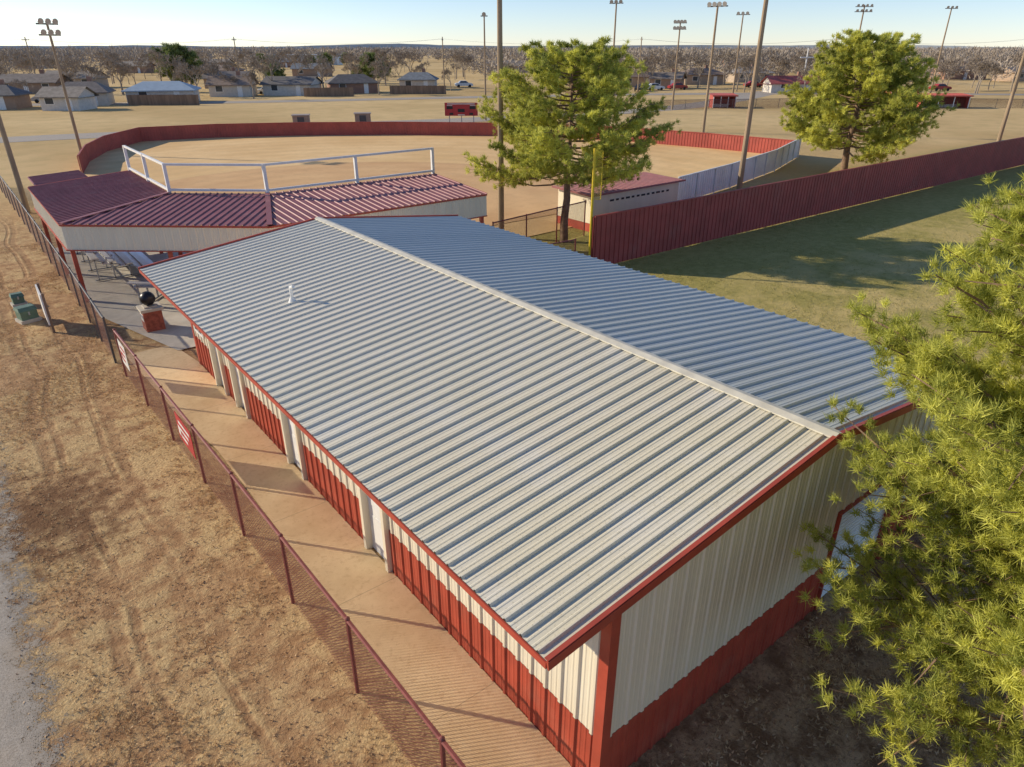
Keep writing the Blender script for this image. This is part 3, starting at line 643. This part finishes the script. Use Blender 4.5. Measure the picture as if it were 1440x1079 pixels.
chainfence([site(118,24),site(124,60),site(118,95)],1.4,'distant chain link fence around the second field',step=4,rail=M['darkgrey'])
def car(F,R,rz,col,label):
    x,y=site(F,R); T=thing('parked_car',(x,y,.03),label,'car','parked cars by the houses',rz)
    prof=[(-2.2,.35),(-2.25,.75),(-1.9,.95),(-1.35,1.02),(-.9,1.45),(.5,1.48),(1.1,1.0),(2.0,.88),(2.25,.65),(2.2,.32)]
    b=MB()
    vs=[(p,-.88 if z<1.1 else -.7,z) for p,z in prof]+[(p,.88 if z<1.1 else .7,z) for p,z in prof]; n_=len(prof)
    b.add(vs,[tuple(range(n_)),tuple(range(2*n_-1,n_-1,-1))]+[(i,i+n_,(i+1)%n_+n_,(i+1)%n_) for i in range(n_)]); part(T,'body',b,col)
    for s_ in(-1,1): b=MB(); b.add([(-1.2,s_*.885,1.03),(.95,s_*.885,1.03),(.45,s_*.74,1.42),(-.85,s_*.74,1.42)],[(0,1,2,3)]); part(T,'window',b,M['glass'])
    b=MB(); b.add([(1.07,-.8,1.05),(1.07,.8,1.05),(.53,.66,1.47),(.53,-.66,1.47)],[(0,1,2,3)]); part(T,'windshield',b,M['glass'])
    for q in(-1.4,1.4):
        for s_ in(-1,1): b=MB(); b.cyl((q,s_*.75,.32),(q,s_*.92,.32),.32,n=12); part(T,'wheel',b,M['tyre'])
cc=[(mat('car_white',(.7,.7,.7),.25),'white'),(mat('car_red',(.35,.03,.03),.25),'red'),(mat('car_dark',(.04,.045,.06),.25),'dark blue'),(mat('car_silver',(.4,.41,.42),.25,.5),'silver')]
for i,(F,R,a) in enumerate([(172,33,.2),(175,39,.3),(168,29,1.2),(140,-70,.1),(158,-52,.3),(185,60,0),(160,70,.2),(133,-84,.5),(186,-12,.2),(170,98,.1)]):
    c,nm=cc[i%4]; car(F,R,yaw+a,c,nm+' car parked near the houses')

# ------------------------------------------------------------------ trees
def npmesh(name,V,Fc,mat_,tint=None):
    me=bpy.data.meshes.new(name); nv=len(V); nf_=len(Fc); k=Fc.shape[1]
    me.vertices.add(nv); me.vertices.foreach_set('co',V.astype(np.float32).ravel())
    me.loops.add(nf_*k); me.loops.foreach_set('vertex_index',Fc.astype(np.int32).ravel())
    me.polygons.add(nf_); me.polygons.foreach_set('loop_start',np.arange(0,nf_*k,k,dtype=np.int32)); me.polygons.foreach_set('loop_total',np.full(nf_,k,dtype=np.int32))
    me.materials.append(mat_); me.update(calc_edges=True)
    if tint is not None:
        a=me.attributes.new('tint','FLOAT','POINT'); a.data.foreach_set('value',tint.astype(np.float32))
    return me
def unit(a): return a/np.maximum(1e-6,np.linalg.norm(a,axis=-1,keepdims=True))
def needles(C,Ax,k,ln,wd,rng,spread=.85,tint=None,droop=0):
    n_=len(C); d=unit(Ax[:,None,:]*.75+rng.normal(size=(n_,k,3))*spread*.75); d[...,2]-=droop
    l=ln*rng.uniform(.65,1.1,(n_,k,1)); side=unit(np.cross(d,rng.normal(size=(n_,k,3))))*wd/2
    c=C[:,None,:]+rng.normal(size=(n_,k,3))*ln*.16
    V=np.stack([c-side,c+side,c+d*l],2).reshape(-1,3); Fc=np.arange(len(V)).reshape(-1,3)
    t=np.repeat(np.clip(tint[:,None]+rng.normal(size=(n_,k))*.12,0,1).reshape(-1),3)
    return V,Fc,t
def pine(loc,h,z0,rad,seed,nl,nt,ntuft,k,ln,wd,label,m=M['needle'],r0=.22,shape=None,name='pine_tree',lean=(0,0),cl=.16,rise0=(-.05,.25),riseq=.55,t0=.28,flat=1.0,pq=.92,lvar=(.72,1.12),wob=.2):
    rng=np.random.default_rng(seed); T=thing(name,loc,label,'tree')
    tb=MB();lb=MB()
    P=[Vector((0,0,0))]
    for i in range(1,9): P.append(Vector((lean[0]*i/8+rng.normal()*wob*r0,lean[1]*i/8+rng.normal()*wob*r0,h*.96*i/8)))
    for i in range(8): tb.cyl(P[i],P[i+1],r0*(1-i/8.6)**.8,r0*(1-(i+1)/8.6)**.8,n=9,cap=False)
    def tp(z): t=min(7.999,z/(h*.96)*8); i=int(t); return P[i].lerp(P[i+1],t-i)
    C=[];AX=[];TI=[]
    shape=shape or (lambda q: (1-q)**.55*(.55+.45*min(1,q*4)))
    az=rng.uniform(0,6.28)
    for i in range(nl):
        q=(i+.5)/nl; q=q**pq; z=z0+(h*.97-z0)*q; az+=2.39996+rng.normal()*.25
        L=rad*shape(q)*rng.uniform(*lvar); d=np.array([math.cos(az),math.sin(az),0])
        rise=rng.uniform(*rise0)+q*riseq
        base=np.array(tp(z)); pts=[]
        for t in np.linspace(0,1,6): pts.append(base+d*L*t+np.array([0,0,L*(rise*t-.22*t*(1-t)*2+.12*t*t)]))
        for a in range(5): lb.cyl(pts[a],pts[a+1],max(.012,r0*.28*(1-a/5.5)*(L/rad)**.5),max(.01,r0*.28*(1-(a+1)/5.5)*(L/rad)**.5),n=5,cap=False)
        m_=max(3,int(nt*(L/rad)))
        tn=rng.uniform(.28,.85)
        for j in range(m_):
            t=t0+(1-t0)*(j+rng.uniform(.2,.8))/m_; a=min(4,int(t*5)); p=pts[a]+(pts[a+1]-pts[a])*(t*5-a)
            sd_=np.array([-d[1],d[0],0])*(1 if j%2 else -1)
            dr=unit(d*rng.uniform(.35,1)+sd_*rng.uniform(.25,1.0)*(1.15-t*.6)+np.array([0,0,rng.uniform(-.08,.5)*flat]))
            tl=L*rng.uniform(.16,.34)*(1.15-.4*t)+ln*.6
            e=p+dr*tl; lb.cyl(p,e,.014+r0*.02,.006,n=3,cap=False)
            tj=tn+rng.normal()*.15
            for s_ in range(ntuft):
                u=.25+.75*(s_+rng.uniform(0,1))/ntuft
                off=rng.normal(size=3)*tl*cl; off[2]*=flat
                c_=p+dr*tl*u+off; c_[2]=max(c_[2],.25)
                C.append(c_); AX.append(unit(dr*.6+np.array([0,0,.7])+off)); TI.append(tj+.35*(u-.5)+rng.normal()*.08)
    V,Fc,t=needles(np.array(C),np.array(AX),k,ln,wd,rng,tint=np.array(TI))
    tr=part(T,'trunk',tb,M['trunk'],smooth=True)
    part(tr,'limb',lb,M['trunk'])
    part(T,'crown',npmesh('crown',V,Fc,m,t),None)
    return T
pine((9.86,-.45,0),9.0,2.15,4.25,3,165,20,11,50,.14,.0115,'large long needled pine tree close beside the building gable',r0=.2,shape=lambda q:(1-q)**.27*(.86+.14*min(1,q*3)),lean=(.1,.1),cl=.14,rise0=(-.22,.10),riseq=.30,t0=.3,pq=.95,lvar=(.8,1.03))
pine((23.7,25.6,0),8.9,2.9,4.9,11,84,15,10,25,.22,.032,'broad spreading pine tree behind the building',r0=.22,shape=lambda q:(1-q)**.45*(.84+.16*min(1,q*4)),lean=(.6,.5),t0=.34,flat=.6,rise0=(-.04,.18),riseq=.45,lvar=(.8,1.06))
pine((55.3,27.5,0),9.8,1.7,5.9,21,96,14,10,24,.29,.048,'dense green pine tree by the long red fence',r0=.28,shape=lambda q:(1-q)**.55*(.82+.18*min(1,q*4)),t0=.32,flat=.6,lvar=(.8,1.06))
def ev(F,R,h,rad,seed,label='dark evergreen tree among the houses'):
    x,y=site(F,R); T=pine((x,y,0),h,h*.18,rad,seed,34,9,5,14,.8,.16,label,m=M['needledark'],r0=.3,name='evergreen_tree'); T['group']='evergreen trees among the houses'; return T
e1=ev(165,-73,9.0,5.0,31,'round green pine tree standing above the houses'); e2=ev(205,-38,7,4.5,33)
for i in range(22):
    F=hr.uniform(190,420);R=hr.uniform(-.7,.75)*F; x,y=site(F,R); dup(hr.choice([e1,e2]),(x,y,0),hr.uniform(0,6),hr.uniform(.4,.85),'dark evergreen tree among the houses')
def baretree(seed,h=10):
    rng=random.Random(seed); tb=MB(); cb=MB()
    def rec(p,d,L,r,lev):
        q=p+d*L
        if lev<=1: tb.cyl(p,q,r,r*.7,n=6,cap=False)
        elif lev<=3: cb.cyl(p,q,r,r*.6,n=3,cap=False)
        else:
            s_=d.cross(Vector((rng.gauss(0,1),rng.gauss(0,1),rng.gauss(0,1)))).normalized()*max(r,.032); cb.add([p-s_,p+s_,q],[(0,1,2)])
        if lev>=6: return
        nn=3 if lev<2 else rng.choice([2,3,3])
        if lev>=4: nn=5
        for i in range(nn):
            a=rng.uniform(.3,.8); ax=Vector((rng.gauss(0,1),rng.gauss(0,1),rng.gauss(0,1))); ax=(ax-ax.dot(d)*d).normalized()
            nd=(d*math.cos(a)+ax*math.sin(a)+Vector((0,0,.12))).normalized()
            rec(p.lerp(q,rng.uniform(.6,1.0)) if lev else q,nd,L*rng.uniform(.62,.85),r*.56,lev+1)
    rec(Vector((0,0,0)),Vector((rng.uniform(-.08,.08),rng.uniform(-.08,.08),1)).normalized(),h*.20,h*.014,0)
    return tb,cb
temps=[]
slots=[]
for i in range(290):
    if i<150: F=hr.uniform(150,240)
    else: F=165+ (hr.random()**.8)*260
    slots.append((F,hr.uniform(-.74,.80)*F))
slots=[s for s in slots if s[0]>180 or not(-14<s[1]<48)]
slots[:12]=[(128,-84),(138,-78),(143,-50),(146,-62),(158,-40),(156,-28),(170,-14),(176,22),(180,45),(168,75),(160,100),(134,-94)]
slots.sort()
for k,(F,R) in enumerate(slots):
    x,y=site(F,R); s_=hr.uniform(.7,1.4)
    if k<8:
        tb,cb=baretree(100+k,10); T=thing('bare_tree',(x,y,0),'leafless brown deciduous tree near the houses','tree','bare winter trees'); T.scale=(s_,s_,s_*.9)
        part(T,'trunk',tb,M['twig']); part(T,'crown',cb,M['twig']); temps.append(T)
    else: dup(temps[k%8],(x,y,0),hr.uniform(0,6.28),s_)
def woods(n_,F0,F1,pw,hm,kk,m,name,label,seed,thr=-.12):
    rng=np.random.default_rng(seed)
    F=F0+(F1-F0)*rng.random(n_)**pw; R=rng.uniform(-.85,.9,n_)*F
    dens=np.array([mn.noise(Vector((f*.006,r*.006,seed))) for f,r in zip(F,R)]); keep=dens>thr; F=F[keep];R=R[keep]; n_=len(F)
    x=F*SA+R*CA;y=F*CA-R*SA; h=hm*rng.uniform(.5,1.2,n_)
    dirs=unit(rng.normal(size=(n_,kk,3))); rr=rng.random((n_,kk,1))**.45
    C=np.stack([x,y,h*.5],1)[:,None,:]+dirs*rr*np.stack([h*.55,h*.55,h*.44],1)[:,None,:]
    d=unit(dirs*.8+rng.normal(size=(n_,kk,3))*.5+np.array([0,0,.5])); L=(h*.22)[:,None,None]*rng.uniform(.6,1.3,(n_,kk,1)); sd_=unit(np.cross(d,rng.normal(size=(n_,kk,3))))*(.05+F[:,None,None]*.0004)
    V=np.stack([C-sd_-d*L*.4,C+sd_-d*L*.4,C+d*L*.6],2).reshape(-1,3)
    o=bpy.data.objects.new(name,npmesh(name,V,np.arange(len(V)).reshape(-1,3),m)); COL.objects.link(o); meta(o,label,'woods',kind='stuff')
M['far2']=mat('hazy_twigs',(.40,.395,.40),1,0,.1,.01)  # horizon haze put into a greyer, bluer base colour
woods(1600,200,600,.85,8.4,80,M['twigfar'],'woods','hazy brown leafless woods beyond the houses',2,-.15)
woods(2400,520,1500,.9,9.5,40,M['twigfar'],'woods','hazy brown leafless woods in the distance',3,-.35)
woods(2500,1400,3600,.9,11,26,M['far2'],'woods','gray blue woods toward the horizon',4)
for (D,hh,ph) in((4200,18,1),(6500,40,9)):
    b=MB(); N=160; vs=[]
    for i in range(N+1):
        a=math.radians(-15+120*i/N); x=D*math.sin(a-.25+.0);y=D*math.cos(a-.25)
        z=hh*(.55+.6*mn.noise(Vector((i*.07,ph,0)))+.12*mn.noise(Vector((i*.5,ph,0)))); vs+=[(x,y,-2),(x,y,max(2,z))]
    b.add(vs,[(2*i,2*i+2,2*i+3,2*i+1) for i in range(N)])
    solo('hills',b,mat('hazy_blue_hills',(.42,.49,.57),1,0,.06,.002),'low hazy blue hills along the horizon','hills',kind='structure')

# ------------------------------------------------------------------ ground cover
def scatter(name,m,label,n_,xr,yr,ln,wd,seed,dens,k=7,spread=.8,up=1.,z=.0):
    rng=np.random.default_rng(seed); x=rng.uniform(*xr,n_);y=rng.uniform(*yr,n_)
    d=np.array([dens(a,b_) for a,b_ in zip(x,y)]); keep=rng.random(n_)<d; x=x[keep];y=y[keep]
    C=np.stack([x,y,np.full(len(x),z)],1); Ax=np.tile(np.array([0,0,up]),(len(x),1))
    t=np.array([.55+.5*mn.noise(Vector((a*.5,b_*.5,seed))) for a,b_ in zip(x,y)])+rng.normal(size=len(x))*.15
    V,Fc,tt=needles(C,Ax,k,ln,wd,rng,spread=spread,tint=t); V[:,2]=np.abs(V[:,2])*1.0+.003
    o=bpy.data.objects.new(name,npmesh(name,V,Fc,m,tt)); COL.objects.link(o); meta(o,label,'ground cover',kind='stuff')
def dverge(a,b_):
    f=mn.noise(Vector((a*.45,b_*.3,1.)))+.5*mn.noise(Vector((a*1.6,b_*1.3,2.)))
    if a>2.95: return 0
    e=min(1,max(0,(a+1.3)/.8))
    if (a+.35)**2+(.6*b_-9.2)**2<.7: e*=.15
    return e*min(1,max(.02,.28+1.6*f))
scatter('dry_grass',M['drygrass'],'tufts of dry straw coloured grass on the verge',42000,(-1.3,2.9),(2.5,42),.065,.007,41,dverge,k=8,spread=1.4)
scatter('leaf_litter',M['litter'],'scattered dead leaves and small stones',8000,(-1.4,3.2),(3,30),.04,.03,43,lambda a,b_:.5,k=2,spread=3)
scatter('leaf_litter',M['litter'],'fallen leaves and pine needles on bare dirt',16000,(4.6,17),(-5,3.7),.07,.035,44,lambda a,b_:.5+.9*mn.noise(Vector((a*.8,b_*.8,3))),k=2,spread=3)
scatter('dry_grass',M['drygrass'],'sparse dry grass on shaded bare dirt by the gable',14000,(4.8,17),(-5,3.7),.09,.010,46,lambda a,b_:.2+1.2*mn.noise(Vector((a*.6,b_*.6,7))),k=7,spread=1.4)
scatter('lawn_grass',M['lawnblade'],'short yellow green lawn grass',30000,(15.0,42),(4,21),.07,.012,45,lambda a,b_:.35+.6*mn.noise(Vector((a*.3,b_*.3,0))),k=6,spread=1.1)

# ------------------------------------------------------------------ light, sky, camera
az=(-.62,.78); el=math.radians(23)
sd=bpy.data.lights.new('sun','SUN'); sd.energy=5.0; sd.angle=math.radians(.6); sd.color=(1,.865,.65)
so=bpy.data.objects.new('sun',sd); COL.objects.link(so)
v=Vector((az[0]*math.cos(el),az[1]*math.cos(el),math.sin(el))); so.rotation_euler=v.to_track_quat('Z','Y').to_euler()
w=bpy.data.worlds.new('World'); SC.world=w; w.use_nodes=True; nt=w.node_tree
sk=nt.nodes.new('ShaderNodeTexSky'); sk.sky_type='NISHITA'; sk.sun_disc=False; sk.sun_elevation=el; sk.sun_rotation=math.atan2(az[0],az[1]); sk.air_density=.75; sk.dust_density=.05; sk.ozone_density=2.8
mx=nt.nodes.new('ShaderNodeMix'); mx.data_type='RGBA'; mx.blend_type='MULTIPLY'; mx.inputs[0].default_value=1; mx.inputs[7].default_value=(1.06,1.0,1.05,1)
nt.links.new(sk.outputs[0],mx.inputs[6]); nt.links.new(mx.outputs[2],nt.nodes['Background'].inputs[0]); nt.nodes['Background'].inputs[1].default_value=.15
cd=bpy.data.cameras.new('camera'); cd.lens=24; cd.sensor_width=36; cd.clip_end=20000; cd.clip_start=.1
co=bpy.data.objects.new('camera',cd); COL.objects.link(co); co.location=(0,0,9)
co.rotation_euler=(math.radians(90)-math.atan(473/960),0,-math.atan(847/1069))
SC.camera=co
SC.view_settings.view_transform='Standard'; SC.view_settings.look='None'; SC.view_settings.exposure=0
